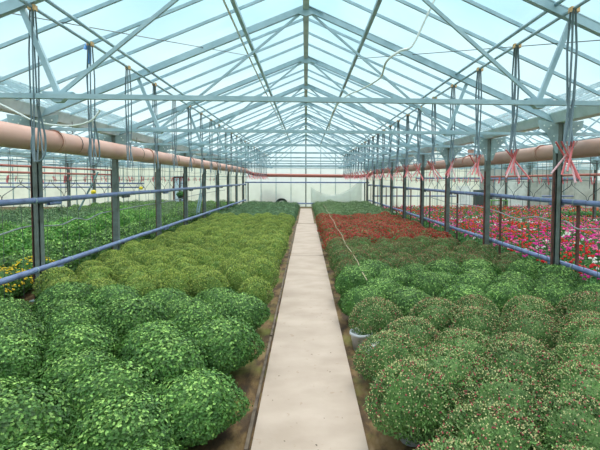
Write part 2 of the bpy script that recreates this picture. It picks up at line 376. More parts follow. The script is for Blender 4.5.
# ------------------------------------------------------------------ heating pipes beside the beds
def rail(X, Z, lab, r=.05, y1=31.6, brk=True):
    t = empty('heating_pipe', (X, 0, 0)); b = MB(); pts = [(0, y, Z+.006*math.sin(y*1.3)) for y in [YB+1.2*i for i in range(int((y1-YB)/1.2)+1)]+[y1]]
    b.tube(pts, r, 12); build('pipe', b, bluep, t, True)
    if brk:
        s = 1 if X > 0 else -1
        for n in range(-1, 9):
            b = MB(); b.tube([(-s*.0, ty(n)+.05, Z-r-.02), (0, ty(n)+.42, Z-r-.02)], .035, 8); build('support_sleeve', b, darkp if n % 2 else bluep, t, True)
            b = MB(); b.box((min(0, (s*4.8-X)) , ty(n)-.02, Z-r-.02), (max(0, (s*4.8-X)), ty(n)+.02, Z-r+.0)); build('bracket', b, postm, t)
    b = MB()
    y = YB+1
    while y < 20: 
        b = MB(); b.tube([(0, y, Z), (0, y+.025, Z)], r+.006, 12); build('strap', b, steel2, t); y += 1.02
    tag(t, lab, 'pipe'); return t
rail(-4.655, H0-1.584, 'lower blue heating pipe running in front of the left row of posts')
rail(-4.655, H0-.379, 'upper blue heating pipe running in front of the left row of posts')
rail(4.945, H0-1.604, 'lower blue heating pipe running behind the right row of posts')
rail(4.945, H0-.403, 'upper blue heating pipe running behind the right row of posts')
for z, x0, x1, y, lab in ((H0-.23, -4.7, 4.95, 31.62, 'upper blue pipe crossing in front of the milky end wall'), (H0-1.86, -4.7, 4.95, 31.62, 'lower blue pipe crossing in front of the milky end wall'),
                  (H0-.33, -24, -12, 30.9, 'upper blue pipe across the back of the left bay'), (H0-.62, -24, -12, 30.9, 'lower blue pipe across the back of the left bay'),
                  (H0+.12, 9, 23, 32.85, 'pale blue pipe high across the back of the right bay'), (H0-1.25, 5.1, 23, 31.0, 'blue pipe low across the back of the right bay')):
    b = MB(); b.tube([(x0, y, z), (x1, y, z)], .055, 10); o = build('cross_pipe', b, bluep, None, True); tag(o, lab, 'pipe')
for x in (-4.45, 4.6):
    b = MB(); b.tube([(x, 31.62, 0), (x, 31.62, H0-.2)], .05, 8); tag(build('corner_stand', b, postm, None, True), 'short upright holding the cross pipes at the %s back corner' % ('left' if x < 0 else 'right'), 'stand')
# brown stakes that carry the right hand pipes
for n in range(-1, 9):
    b = MB(); y = ty(n)-.3; b.bar((5.03, y, 0), (5.03, y, H0-.46), .045, .045); b.bar((5.03, y, H0-.47), (4.9, y, H0-.47), .03, .02)
    if seen((5.03, y, 1)): tag(build('pipe_stake', b, rust), 'red-brown stake under the right-hand pipes, just in front of the %s' % ('post nearest the camera' if n == 0 else '%s post from the camera' % ordn(n+1)), 'stake', 'brown stakes under the right pipes')
# wavy drip hoses between the rails
def hose(name, pts, r, m, lab, cat, n=6, sub=4):
    P = [Vector(p) for p in pts]; out = []
    for i in range(len(P)-1):
        p0, p1, p2, p3 = P[max(i-1, 0)], P[i], P[i+1], P[min(i+2, len(P)-1)]
        for j in range(sub):
            t = j/sub; out.append(.5*((2*p1)+(p2-p0)*t+(2*p0-5*p1+4*p2-p3)*t*t+(3*p1-p0-3*p2+p3)*t*t*t))
    out.append(P[-1]); b = MB(); b.tube(out, r, n); o = build(name, b, m, None, True); tag(o, lab, cat); return o
hose('drip_hose', [onX(x, y, -4.9) for x, y in ((-30, 245), (0, 235), (28, 226.5), (60, 225), (76, 218.5), (88, 219.5), (100, 213.5), (118, 210), (145, 205), (170, 201), (200, 194), (225, 190))], .014, greyhose, 'grey wavy drip hose strung between the left posts', 'hose')
hose('drip_hose', [onX(x, y, 4.9) for x, y in ((640, 236), (600, 229), (578, 229), (565, 221), (550, 220), (534, 216.5), (517, 218.5), (493, 210), (470, 205), (450, 203), (430, 197))], .013, greyhose, 'grey wavy drip hose strung between the right posts', 'hose')
# plant support wires
def swire(X, y, z0, z1, lab, grp, bend=.05, r=.004):
    b = MB(); b.tube([(X, y, z1), (X+U(-.01, .01), y+U(-bend, bend), z1*.6+z0*.4), (X, y+U(-bend, bend)*.5, z0)], r, 5); tag(build('support_wire', b, wirem, None), lab, 'wire', grp)
for s in (-1, 1):
    side = 'left' if s < 0 else 'right'
    for i in range(34):
        y = 5.8+i*.36+U(-.1, .1)
        swire(s*4.9, y, 0, H0-.36-U(0, .1), 'thin upright wire between the two %s heating pipes' % side, 'upright wires on the %s' % side, .03)
    for z, nm in ((H0+.28, 'upper'), (H0-.02, 'lower')):
        b = MB(); b.tube([(s*4.9, y, z+.02*math.sin(y*2)) for y in [YB+i*.75 for i in range(48)]], .006, 5); tag(build('stay_wire', b, wirem), '%s tight long wire above the %s pipes' % (nm, side), 'wire')
    for i in range(26):      # bent crossing wires above the upper pipe
        y = 5.4+i*.42; b = MB(); d = 1 if i % 2 else -1; w = U(.16, .26)
        b.tube([(s*4.92, y-d*w, H0-.02), (s*4.92, y-d*w*.8, H0-.1), (s*4.92, y, H0-.19), (s*4.92, y+d*w*.8, H0-.28), (s*4.92, y+d*w, H0-.37)], .006, 5)
        tag(build('bent_wire', b, wirem), 'dark bent wire crossing above the upper %s pipe' % side, 'wire', 'bent wires above the %s pipe' % side)

# ------------------------------------------------------------------ big air ducts
def duct(X, Z, r, y0, y1, lab, gaps):
    t = empty('air_duct', (X, 0, 0)); b = MB(); b.tube([(0, y0, Z), (0, (y0+y1)/2, Z-.02), (0, y1, Z-.03)], r, 20); build('tube', b, ductm, t, True)
    for y in gaps:
        b = MB(); b.tube([(0, y, Z-.003), (0, y+.05, Z-.003)], r+.014, 20); build('joint_ring', b, ductm, t, True)
    for n in range(-1, 9):
        b = MB(); y = ty(n)+.6
        b.tube([(0+(r+.008)*math.sin(a), y, Z+(r+.008)*math.cos(a)) for a in [i*PI/8 for i in range(17)]], .006, 5); b.tube([(0, y, Z+r), (0, y, EZ-.03)], .006, 5); build('hanging_strap', b, wirem, t)
    tag(t, lab, 'air duct')
duct(-4.5, H0+.67, .19, YB, 30.6, 'thick pale salmon air duct hung in front of the left posts', (3.1, 7.5, 11.8, 16, 20.2, 24.4, 28.6))
duct(5.25, H0+.61, .165, YB, 30.6, 'thick pale salmon air duct hung behind the right posts', (4.6, 8.8, 13, 17.2, 21.4, 25.6, 29.4))
b = MB(); b.tube([(-4.5, 31.0, H0+.6), (-4.1, 31.5, H0+.42), (-3.4, 31.8, H0+.33), (4.2, 31.8, H0+.27), (4.9, 31.5, H0+.36), (5.25, 31.0, H0+.58)], .13, 14)
tag(build('cross_duct', b, redpipe, None, True), 'red-orange pipe crossing in front of the end wall above the blue pipe', 'pipe')
b = MB(); p = onX(469, 156, 5.55); b.tube([(5.55, p.y, H0+.5), (5.6, p.y, H0+.62), (5.62, p.y, H0+.9), (5.62, p.y, EZ-.1)], .11, 12); tag(build('duct_branch', b, ductm, None, True), 'short salmon duct branch rising beside the right duct', 'air duct')
for X, z, lab in ((-14.1, H0+.62, 'upper'), (-14.1, H0+.3, 'lower')):
    b = MB(); b.tube([(X, 10, z), (X, 31, z)], .06, 10); tag(build('red_pipe', b, redpipe, None, True), '%s thin red-orange pipe beyond the left bay' % lab, 'pipe')
b = MB(); b.tube([(14.1, 10, H0+.3), (14.1, 31, H0+.25)], .07, 10); tag(build('red_pipe', b, redpipe, None, True), 'thin red-orange pipe beyond the right bay', 'pipe')

# ------------------------------------------------------------------ hanging tube bundles
def tube_me(zt, zb, thick=.011):
    out = []
    for i in range(6):
        a = 2*PI*i/6; r1 = .05; x1 = r1*math.cos(a); y1 = r1*math.sin(a)*1.2; x2 = U(-1, 1)*.06; y2 = U(-1, 1)*.06; b = MB()
        b.tube([(x1*.5, y1*.5, zt), (x1, y1, zt*.7+zb*.3), (x1*.8+x2*.2, y1*.8+y2*.2, zt*.35+zb*.65), (x2, y2, zb+U(-.04, .04))], thick, 6); out.append(b.mesh('dark_tube', blackt, True))
    return out
def stake_me(zb, mtl, n):
    out = []
    for i in range(n):
        sg = -1 if i % 2 else 1; d = Vector((sg*U(.06, .32), U(-.12, .12), -U(.32, .46))); o = Vector((-d.x*U(.3, .45), U(-.04, .04), zb+.04)); b = MB()
        b.tube([o, o+d*.5, o+d], [.010, .0115, .011], 6); out.append(b.mesh('drip_stake', mtl, True))
    return out
ZT = H0+1.83
BM = tube_me(ZT, H0+.36); BMl = tube_me(ZT, H0+.22, .008)
PK = stake_me(H0+.36, pinkm, 10); PW = stake_me(H0+.36, pinkw, 4)

for s in (-1, 1):
    i = 0; y = 4.36 if s > 0 else 4.56
    while y < YE-2:
        t = empty('tube_bundle', (s*2.9, y, .03 if s > 0 else 0), U(-.15, .15)); side = 'left' if s < 0 else 'right'
        pink = s > 0 or y > 20
        for q in random.sample(range(6), 5 if s > 0 else 4): link('dark_tube', (BM if s > 0 else BMl)[q], t)
        if pink:
            for q in random.sample(range(10), 4): link('drip_stake', PK[q], t)
            for q in random.sample(range(4), 2 if i < 4 else 1): a = link('drip_stake', PW[q], t); a['label'] = 'pale pink drip stake'
        tag(t, 'dark tubes%s hanging from the %s pipe rail, %s bundle from the camera' % (' with pink ends' if pink else '', side, ordn(i+1)), 'hanging tubes', 'tube bundles on the %s pipe rail' % side)
        i += 1; y += 1.2 if s > 0 else 1.16
# curled slack of the near left bundles
for Y, nm in ((4.56, 'near the first left post'), (5.72, 'near the second left post')):
    p = Vector((-2.9, Y, H0+.28))
    hose('slack_tube', [p+Vector(q) for q in ((.03, 0, .5), (.06, .05, .2), (.07, .03, 0), (.03, 0, -.09), (-.04, .02, -.07), (-.05, 0, .1), (-.01, 0, .3))], .010, blackt, 'curled slack of dark tube in front of the left duct, '+nm, 'tube')
# thin strings hanging in the side bays
sm = [];
for _ in range(4):
    b = MB(); x = U(-.03, .03); b.tube([(0, 0, H0+1.0), (x, 0, H0+.4), (U(-.05, .05), 0, H0-.3+U(-.1, .15))], .008, 4); b2 = MB(); b2.tube([(U(-.05, .05), 0, H0+.1), (U(-.12, .12), 0, H0-.12)], .02, 5); sm.append((b.mesh('string', wirem), b2.mesh('pink_tip', pinkm)))
for s in (-1, 1):
    side = 'left' if s < 0 else 'right'
    for X in (6.8, 8.3, 11.0, 12.6):
        y = 11+U(0, 1)
        while y < 31:
            if seen((s*X, y, H0), 0):
                t = empty('hanging_string', (s*X, y, 0)); k = random.randrange(4); link('string', sm[k][0], t); link('drip_tip', sm[k][1], t, (0, 0, 0)) 
                tag(t, 'thin dark hanging string with a pink tip in the %s bay' % side, 'string', 'hanging strings in the %s bay' % side)
            y += 1.35
    for X in (6.8, 8.3, 11.0, 12.6):
        b = MB(); b.tube([(s*X, 6, H0+1.0), (s*X, YE-.2, H0+1.0)], .02, 6); tag(build('string_rail', b, steel2), 'thin rail the strings hang from, %s across the %s bay' % ({6.8: 'first', 8.3: 'second', 11.0: 'third', 12.6: 'fourth'}[X], side), 'rail')
# yellow sticky traps
for x, y, X, lab in ((93.5, 192, -6.2, 'small yellow trap hanging left of the second left post'), (141, 188, -6.2, 'small yellow trap hanging left of the third left post')):
    p = onX(x, y, X); t = empty('yellow_trap', p); b = MB(); b.lathe([(.001, -.07), (.06, -.05), (.07, 0), (.06, .04), (.02, .06), (.001, .065)], 12); build('ball', b, yellowm, t, True)
    b = MB(); b.tube([(0, 0, .06), (0, 0, H0+1.0-p.z)], .006, 5); build('string', b, wirem, t); tag(t, lab, 'insect trap')
# draped white cables
hose('white_cable', [onY(x, y, 4.7+max(0, (y-60)*.085)) for x, y in ((440, -12), (425, 20), (412, 46), (400, 51), (386, 62), (380, 78), (362, 89), (345, 97), (333, 112), (328, 134))], .014, whitec, 'white cable draped below the right slope of the roof', 'cable')
hose('white_cable', [onY(x, y, 5.4) for x, y in ((-12, 98), (0, 104), (20, 114), (32, 120), (50, 124.5), (75, 125.5), (92, 120), (100, 110))], .012, whitec, 'white cable sagging above the left duct', 'cable')
b = MB(); b.tube([(-1.16, YB, rafter_z(1.1)-.15), (-1.14, 2, rafter_z(1.1)-.16), (-1.17, 9, rafter_z(1.1)-.15), (-1.14, 16, rafter_z(1.1)-.16), (-1.16, 24, rafter_z(1.1)-.15)], .018, 6); tag(build('white_conduit', b, whitec, None, True), 'white conduit clipped under the left upper purlin', 'conduit')
p = onX(90, 45, -2.85); b = MB(); q = Vector((-2.9, 5.72, H0+1.8))
b.tube([q+Vector((.03, 0, .03)), q+Vector((-.05, 0, 0)), q+Vector((-.07, 0, -.06))], .02, 6); b.tube([q+Vector((-.02, 0, 0)), q+Vector((-.015, 0, -.12)), q+Vector((-.02, 0, -.25))], .026, 8)
tag(build('blue_strap', b, bluetag, None, True), 'light blue strap hooked over the left pipe rail', 'strap')
# thin crossing wind-brace wires under the roof
for i, (a, c) in enumerate((((-4.6, 2, EZ+.15), (-1.1, 9, rafter_z(1.1)-.02)), ((4.6, 3, EZ+.15), (1.1, 9, rafter_z(1.1)-.02)))):
    b = MB(); b.tube([a, c], .006, 5); tag(build('brace_wire', b, wirem), 'thin diagonal wire under the %s roof slope, %s' % ('left' if a[0] < 0 else 'right', 'rising away from the camera' if c[1] > a[1] else 'rising towards the camera'), 'wire')

# ------------------------------------------------------------------ plants
def dome(R, Ht, z0, u, v):
    """point and normal on a cushion shape; v in 0..1 from the foot to the crown"""
    a = 2*PI*u; ph = (v*1.0)*PI*.5
    if v < .35: rr = R*(.62+.38*(v/.35)**.6); z = z0+(Ht-z0)*.30*(v/.35)
    else:
        t = (v-.35)/.65; rr = R*math.cos(t*PI/2)**.92; z = z0+(Ht-z0)*(.30+.70*math.sin(t*PI/2))
    return rr*math.cos(a), rr*math.sin(a), z
def lump(a, z, ph): return 1+.07*math.sin(3*a+ph)+.05*math.sin(5*a-ph*2+z*9)
def surf(R, Ht, z0, ph, top=0, ex=.92):
    while True:          # area weighted
        u = random.random(); v = U(top, 1)
        if random.random() < (.57 if v < .35 else max(0, math.cos((v-.35)/.65*PI/2))**ex+.03): break
    x, y, z = dome(R, Ht, z0, u, v); k = lump(2*PI*u, z, ph)
    n = Vector((x/R, y/R, 0))*(1.0 if v < .35 else 1)+Vector((0, 0, -.1 if v < .2 else (.15 if v < .35 else .25+1.1*((v-.35)/.65))))
    return Vector((x*k, y*k, z)), n.normalized(), v
def leaf(b, p, n, L, wd, mi=0, droop=.3, lobes=True, out=.7):
    t = Vector((G(0, 1), G(0, 1), G(0, 1))); t = (t-n*t.dot(n)); t.normalize()
    t = (t+n*U(out*.25, out)+Vector((0, 0, -droop*U(0, 1)))).normalized(); sd = t.cross(n).normalized(); nn = sd.cross(t)
    w = wd; a = p-t*L*.4
    if lobes:
        vs = [a, a+t*L*.3+sd*w*.5+nn*L*.08, a+t*L*.5+sd*w*.24, a+t*L*.72+sd*w*.42+nn*L*.05, a+t*L-nn*L*.08, a+t*L*.72-sd*w*.42+nn*L*.05, a+t*L*.5-sd*w*.24, a+t*L*.3-sd*w*.5+nn*L*.08]
        b.add(vs, [(0, 1, 2, 4), (2, 3, 4), (0, 4, 6, 7), (4, 5, 6)], mi)
    else:
        vs = [a, a+t*L*.5+sd*w*.5+nn*L*.07, a+t*L-nn*L*.05, a+t*L*.5-sd*w*.5+nn*L*.07]; b.add(vs, [(0, 1, 2), (0, 2, 3)], mi)
def core(b, R, Ht, z0, ph, k, mi=0):
    n = 14; rows = [.0, .2, .35, .5, .65, .8, .93]; vs = []
    for v in rows:
        for j in range(n):
            x, y, z = dome(R, Ht, z0, j/n, v); q = lump(2*PI*j/n, z, ph)*k; vs.append((x*q, y*q, z0+(z-z0)*(.5+.5*k)-.01))
    vs.append((0, 0, z0+(Ht-z0)*(.5+.5*k)-.01)); m = len(rows)
    fs = [(i*n+j, i*n+(j+1) % n, (i+1)*n+(j+1) % n, (i+1)*n+j) for i in range(m-1) for j in range(n)]+[((m-1)*n+j, (m-1)*n+(j+1) % n, m*n) for j in range(n)]
    b.add(vs, fs, mi)
def foliage(R, Ht, z0, ph, n, L, wd, jit=.03, droop=.3, lobes=True, ck=.9, b=None, mi=0, out=.7):
    b = b or MB(); core(b, R, Ht, z0, ph, ck, mi)
    for _ in range(n):
        p, nr, v = surf(R, Ht, z0, ph); p = p+nr*G(-.004, jit)
        leaf(b, p, nr, L*U(.7, 1.2), wd*U(.7, 1.2), mi+(1 if random.random() < .02+.5*v**3 else 0), droop, lobes, out)  # paler leaves crowd towards the crown, painting lit tops over darker sides
    return b
def buds(R, Ht, z0, ph, n, r, top=.3, off=.015, b=None, mi=0, e=1.1, stalk=None):
    b = b or MB()
    for _ in range(n):
        p, nr, v = surf(R, Ht, z0, ph, top, .7); p = p+nr*(off+U(-.012, .012))
        b.bud(p, r*U(.7, 1.25), mi, e)
    return b
def disc(b, p, n, r, mi=0, k=6):
    sd = n.orthogonal().normalized(); t = n.cross(sd); a0 = U(0, 1)
    vs = [p+n*r*.45]+[p+(sd*math.cos(a0+2*PI*j/k)+t*math.sin(a0+2*PI*j/k))*r*U(.85, 1.1) for j in range(k)]
    b.add(vs, [(0, 1+j, 1+(j+1) % k) for j in range(k)], mi)
def blooms(R, Ht, z0, ph, n, r, top=.35, off=.02, b=None, mi=0):
    b = b or MB()
    for _ in range(n):
        p, nr, v = surf(R, Ht, z0, ph, top); nn = (nr+Vector((G(0, .3), G(0, .3), .3))).normalized(); disc(b, p+nr*(off+U(-.008, .015)), nn, r*U(.7, 1.2), mi)
    return b
pb = MB(); pb.lathe([(.001, .0), (.1, .0), (.135, .2), (.15, .2), (.15, .235), (.138, .235), (.13, .2), (.001, .2)], 16); pot_me = pb.mesh('pot', potm, True)
# kinds: (foliage args, leaf material, [(child name, mesh maker, material)])
NV = 5
Y_green = leafmat('lit_young_leaf', (158, 196, 104), (130, 176, 88), .15, .6); Y_fine = leafmat('lit_young_fine_leaf', (140, 160, 104), (116, 140, 88), .15, .6)  # paler new growth that also carries painted top light on the crowns
Y_light = leafmat('lit_young_light_leaf', (190, 204, 104), (164, 184, 92), .15, .6); Y_pale = leafmat('lit_young_pale_leaf', (140, 166, 112), (120, 148, 98), .15, .6)
LIT_YOUNG = dict(dark_leaf=Y_green, fine_leaf=Y_fine, light_leaf=Y_light, bluish_leaf=Y_pale, pale_leaf=Y_pale, fresh_leaf=Y_green, greyish_leaf=Y_pale)
KINDS = {}
def kind(key, R, Ht, z0, n, L, wd, lm, extras, lobes=True, nv=NV, jit=.03, droop=.3, ck=.9, out=1.0):
    KINDS[key] = []
    for v in range(nv):
        ph = U(0, 6.28); R2 = R*U(.94, 1.06); H2 = Ht*U(.95, 1.04)
        b = foliage(R2, H2, z0, ph, n, L, wd, jit, droop, lobes, ck, out=out); ym = LIT_YOUNG[lm.name]; fm = b.mesh('foliage', [lm, ym])
        ex = []
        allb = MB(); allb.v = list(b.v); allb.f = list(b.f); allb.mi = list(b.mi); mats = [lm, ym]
        for j, (nm, typ, cnt, r, top, em) in enumerate(extras):
            f = buds if typ == 'bud' else blooms
            e = f(R2, H2, z0, ph, cnt, r, top); ex.append((nm, e.mesh(nm, em)))
            allb.add(e.v, e.f, j+2); mats.append(em)
        KINDS[key].append((fm, ex, allb.mesh('bush', mats)))
kind('DG', .40, .585, .12, 7000, .029, .023, L_dark, [], jit=.014, droop=.5, ck=.8, out=.9)
kind('RB', .35, .585, .12, 5200, .036, .013, L_fine, [('yellow_buds', 'bud', 720, .0058, .3, B_yel), ('pink_buds', 'bud', 230, .0068, .36, B_pink)], lobes=False, droop=.0, jit=.018, ck=.72, out=1.6)
kind('BR', .30, .60, .12, 3600, .036, .014, L_fine, [('brown_buds', 'bud', 480, .0075, .35, B_brown), ('yellow_buds', 'bud', 120, .006, .3, B_yel)], lobes=False, droop=.0, jit=.016, ck=.74, out=1.6)
kind('LG', .29, .60, .12, 3600, .036, .014, L_light, [('pale_buds', 'bud', 420, .0075, .45, B_lime)], lobes=False, droop=0, jit=.016, ck=.74, out=1.6)
kind('RD', .32, .56, .12, 1400, .04, .022, L_fine, [('red_flowers', 'bloom', 440, .024, .30, F_red)], lobes=False, droop=.1, ck=.78)
kind('BG', .38, .58, .12, 1600, .05, .024, L_blue, [], nv=4, lobes=False, ck=.78)
kind('SG', .40, .64, .12, 1600, .05, .024, L_pale, [], nv=4, lobes=False, ck=.78)
kind('FG', .38, .60, .08, 1500, .06, .045, L_dark, [], nv=4)
kind('BL', .35, .80, .05, 1500, .075, .045, L_fresh, [], nv=4, jit=.05, ck=.8)
kind('GL', .37, .74, .05, 1300, .07, .045, L_grey, [], nv=4, jit=.05, ck=.8)
kind('YF', .38, .55, .08, 1200, .05, .04, L_dark, [('yellow_flowers', 'bloom', 150, .024, .4, F_yel)], nv=2)
NAMES = dict(DG='leafy_chrysanthemum', RB='budding_chrysanthemum', BR='russet_chrysanthemum', LG='light_green_chrysanthemum', RD='red_chrysanthemum', BG='bluish_shrub', SG='pale_mound_shrub', FG='leafy_bush', BL='tall_leafy_plant', GL='greyish_leafy_plant', YF='daisy_bush')
DESC = dict(DG='dark green leafy bush', RB='green bush with yellow and pink buds', BR='green bush with brownish buds', LG='light green pale-budded bush', RD='red-flowered bush', BG='bluish green bush', SG='pale green rounded bush', FG='low dark leafy bush', BL='tall bright leafy bush', GL='greyish green leafy bush', YF='yellow-flowered bush')
def bush(key, x, y, lab, grp, parts=True, pot=True, sc_=1.0):
    fm, ex, am = KINDS[key][random.randrange(len(KINDS[key]))]; rz = U(0, 6.28); s = sc_*U(.93, 1.08); S = (s, s, s*U(.88, 1.08))
    if parts:
        t = empty(NAMES[key], (x, y, 0), rz); t.scale = S
        if pot: link('pot', pot_me, t, rz=0)
        link('foliage', fm, t)
        for nm, me in ex: link(nm, me, t)['kind'] = 'stuff'
    else: t = link(NAMES[key], am, None, (x, y, -.06), rz, S)
    tag(t, lab, 'plant', grp); return t
def bed(key, side, y0, y1, where, dx=.70, dy=.41, xin=.93, xout=4.5, parts_y=12, slant=0, jit=.075):
    """staggered rows of potted bushes; row 1 is the row nearest the camera"""
    s = -1 if side == 'left' else 1; y = y0; r = 1; grp = '%s plants %s' % (DESC[key].split(' bush')[0], where)
    while y < y1:
        x = xin+(dx/2 if r % 2 == 0 else 0); c = 1
        while x < xout:
            xx = s*(x+U(-jit, jit)*(1.4 if c > 1 else .4)); yy = y+U(-jit, jit)*1.2+slant*(x-xin)
            if seen((xx, yy, .4), 120):
                lab = '%s, %s row, %s path, %s' % (DESC[key], ordn(r), 'beside' if c == 1 else ordn(c)+' from', where)
                bush(key, xx, yy, lab, grp, yy < parts_y)
            x += dx; c += 1
        y += dy; r += 1
# left centre bed
bed('DG', 'left', 2.35, 6.75, 'front of left bed', .80, .57, .95)
bed('LG', 'left', 6.75, 20.2, 'middle of left bed', .62, .49, .84, 4.5)
bed('BG', 'left', 20.4, 31.2, 'far end of left bed', .72, .56, .85)
# right centre bed
bed('RB', 'right', 2.2, 5.75, 'front of right bed', .74, .52, .93, 4.6)
bed('DG', 'right', 6.05, 7.9, 'second block of right bed', .74, .58, .92, 4.7)
bed('BR', 'right', 8.15, 11.6, 'third block of right bed', .64, .50, .86, 4.5)
bed('RD', 'right', 11.8, 20.3, 'middle of right bed', .62, .46, .84, 4.5, parts_y=14)
bed('SG', 'right', 20.7, 31.2, 'far end of right bed', .84, .56, .9)
# left bay: mixed leafy stock
x = 5.45; c = 1
zones = {}
while x < 14.0:
    y = 5.2+(.3 if c % 2 else 0); 
    while y < 31:
        xx = -x+U(-.08, .08); yy = y+U(-.08, .08)
        if seen((xx, yy, .4), 30):
            if y > 19.5+.15*(x-5): k = 'SG' if int(y/1.6) % 2 == 0 else 'FG'
            elif y < 8.6 and x < 6.6: k = 'YF'
            elif x < 6.6 : k = 'FG'
            elif x < 9.0: k = 'BL'
            else: k = 'GL'
            zones.setdefault(k, 0); zones[k] += 1
            sub = '%s row behind posts' % ordn(c)
            dep = 'near first post' if y < 9 else ('beyond second post' if y < 12.5 else ('beyond third post' if y < 16 else ('beyond fourth post' if y < 19.5 else 'near end wall')))
            lb = '%s in left bay, %s, %s' % (DESC[k], sub, dep); bush(k, xx, yy, lb, lb, y < 9, y < 9, 1.05)
        y += .72 if x < 9 else .8
    x += .76; c += 1

# stray white pots showing between the path-side bushes
for x, y, lab in ((361, 349, 'empty white pot beside the path under the right bushes'), (376, 366, 'white pot by the path under the right bushes, nearest the camera'), (247, 249, 'small white pot by the path under the light green left bushes'), (236, 318, 'white pot by the path under the dark green left bushes')):
    d = ray(x, y); p = CAMP+d*(-H0/d.z); o = build('pot', MB(), potm) if 0 else link('plant_pot', pot_me, None, (p.x, p.y, 0)); tag(o, lab, 'pot')
# right bay: geraniums in flower
def ger_fol(b, R, Ht, n, L, mi=0):
    core(b, R, Ht*.8, .02, 1, .9, mi)
    for _ in range(n):
        p, nr, v = surf(R, Ht*.85, .04, 1.0); leaf(b, p, (nr+Vector((0, 0, .5))).normalized(), L*U(.7, 1.2), L*U(.7, 1.1), mi, .2, False)
def head(b, c, r, n, mi):
    for _ in range(n):
        d = Vector((G(0, 1), G(0, 1), abs(G(0, 1))+.2)).normalized(); disc(b, c+d*r*.8, d, r*.62, mi, 5)
GV = {}
gf = []
for v in range(4):
    b = MB(); ger_fol(b, .21, .36, 150, .07); gf.append(b.mesh('foliage', L_ger))
for nm, mt in F_cols.items():
    GV[nm] = []
    for v in range(3):
        b = MB(); st = MB()
        for _ in range(random.choice((4, 5, 6, 7))):
            a = U(0, 6.28); q = math.sqrt(U(0, 1))*.17; c = Vector((q*math.cos(a), q*math.sin(a), U(.36, .44))); head(b, c, U(.028, .041), 8, 0); st.tube([(c.x*.7, c.y*.7, .22), c], .004, 4)
        GV[nm].append((b.mesh('flower_heads', mt), st.mesh('flower_stalks', L_ger)))
gp = MB(); gp.lathe([(.001, 0), (.07, 0), (.095, .13), (.1, .13), (.1, .15), (.001, .14)], 12); gpm = gp.mesh('pot', rust, True)
from mathutils import noise as mn
def gcol(x, y):
    v = mn.noise(Vector((x*.55, y*.33, 3.1))); w = random.random()
    if y < 7.2 and x < 6.4: return 'magenta' if w < .6 else random.choice(('white', 'red', 'pink'))
    if v > .22: pal = ('red', 'red', 'orange', 'red', 'pink')
    elif v > .04: pal = ('magenta', 'pink', 'magenta', 'red', 'magenta')
    elif v > -.14: pal = ('pink', 'magenta', 'magenta', 'red', 'white')
    elif v > -.3: pal = ('orange', 'red', 'orange', 'magenta')
    else: pal = ('magenta', 'magenta', 'pink', 'white')
    if y > 19 and w < .4 and x > 8: return 'orange'
    return random.choice(pal)
spots = []; y = 5.0; r = 0
while y < 29:
    x = 5.25+(.19 if r % 2 else 0)
    while x < 20:
        p = (x+U(-.05, .05), y+U(-.05, .05))
        if seen((p[0], p[1], .4), 60) and not (20.5 < y < 23.5 and x > 14): spots.append(p)
        x += .38
    y += .36 if y < 18 else .44; r += 1
spots.sort(key=lambda p: (not seen((p[0], p[1], .4), 8), p[0]**2+p[1]**2))
for i, (x, y) in enumerate(spots[:300]):
    col = gcol(x, y); hm, sm_ = random.choice(GV[col]); t = empty('geranium', (x, y, 0), U(0, 6.28))
    link('pot', gpm, t); link('foliage', random.choice(gf), t); link('flower_heads', hm, t)['kind'] = 'stuff'; link('flower_stalks', sm_, t)['kind'] = 'stuff'
    row = 'right beside the pipes' if x < 5.75 else ('just behind the pipes' if x < 6.8 else 'well behind the pipes')
    dep = 'before the nearest post' if y < 7.5 else ('between the nearest and second posts' if y < 10.5 else 'beyond the second post')
    tag(t, '%s geranium in the right bay, %s, %s' % (col, row, dep), 'flower', '%s geraniums in the right bay, %s, %s' % (col, row, dep))
b = MB(); fk = list(F_cols)
for x, y in spots[300:]:
    o = Vector((x, y, 0)); mi = fk.index(gcol(x, y))+1
    t = MB(); core(t, .2, .3, .0, 1, .95)
    for _ in range(26):
        p, nr, v = surf(.21, .32, .04, 1.0); leaf(t, p, (nr+Vector((0, 0, .5))).normalized(), .1, .1, 0, .2, False)
    for _ in range(random.choice((1, 3, 4, 5, 6))):
        a = U(0, 6.28); q = math.sqrt(U(0, 1))*.17; c = Vector((q*math.cos(a), q*math.sin(a), U(.31, .39))); t.bud(c, U(.028, .042), mi, .8)
    base = len(b.v); b.v += [(v_[0]+x, v_[1]+y, v_[2]) for v_ in map(tuple, t.v)]; b.f += [tuple(k+base for k in f) for f in t.f]; b.mi += t.mi
tag(build('distant_geraniums', b, [L_ger]+[F_cols[k] for k in fk]), 'carpet of distant pink, red, white and orange geraniums in the right bay', 'flowers', kind='stuff')
# drip line laid over the right bed
b = MB(); pts = [(1.0+.02*math.sin(y*1.7)+(.008*(y-8) if y > 8 else 0), y, .585+.012*math.sin(y*5)) for y in [6.4+.5*i for i in range(41)]]
b.tube(pts, .008, 6); tag(build('drip_line', b, mat('pinkish_hose', srgb(176, 158, 128), .6), None, True), 'thin pale drip line lying over the right bed', 'hose')

# ------------------------------------------------------------------ things by the end wall
# outside shrubs dimly seen through the film
for i, (x, w, h) in enumerate(((-3.2, 1.2, 2.0), (-2.3, 1.1, 1.6), (3.0, 1.2, 1.0), (-1.0, 1.3, .9))):
    t = link('shrub', KINDS['FG'][i % 4][2], None, (x, 34.1, -.12), U(0, 6), (w*1.3, w*1.3, h*1.2)); tag(t, 'grey-green shrub outside, dimly seen through the milky end wall, %s' % ('tallest, far left' , 'second from left', 'right of the path', 'low, just left of the path')[i], 'shrub')
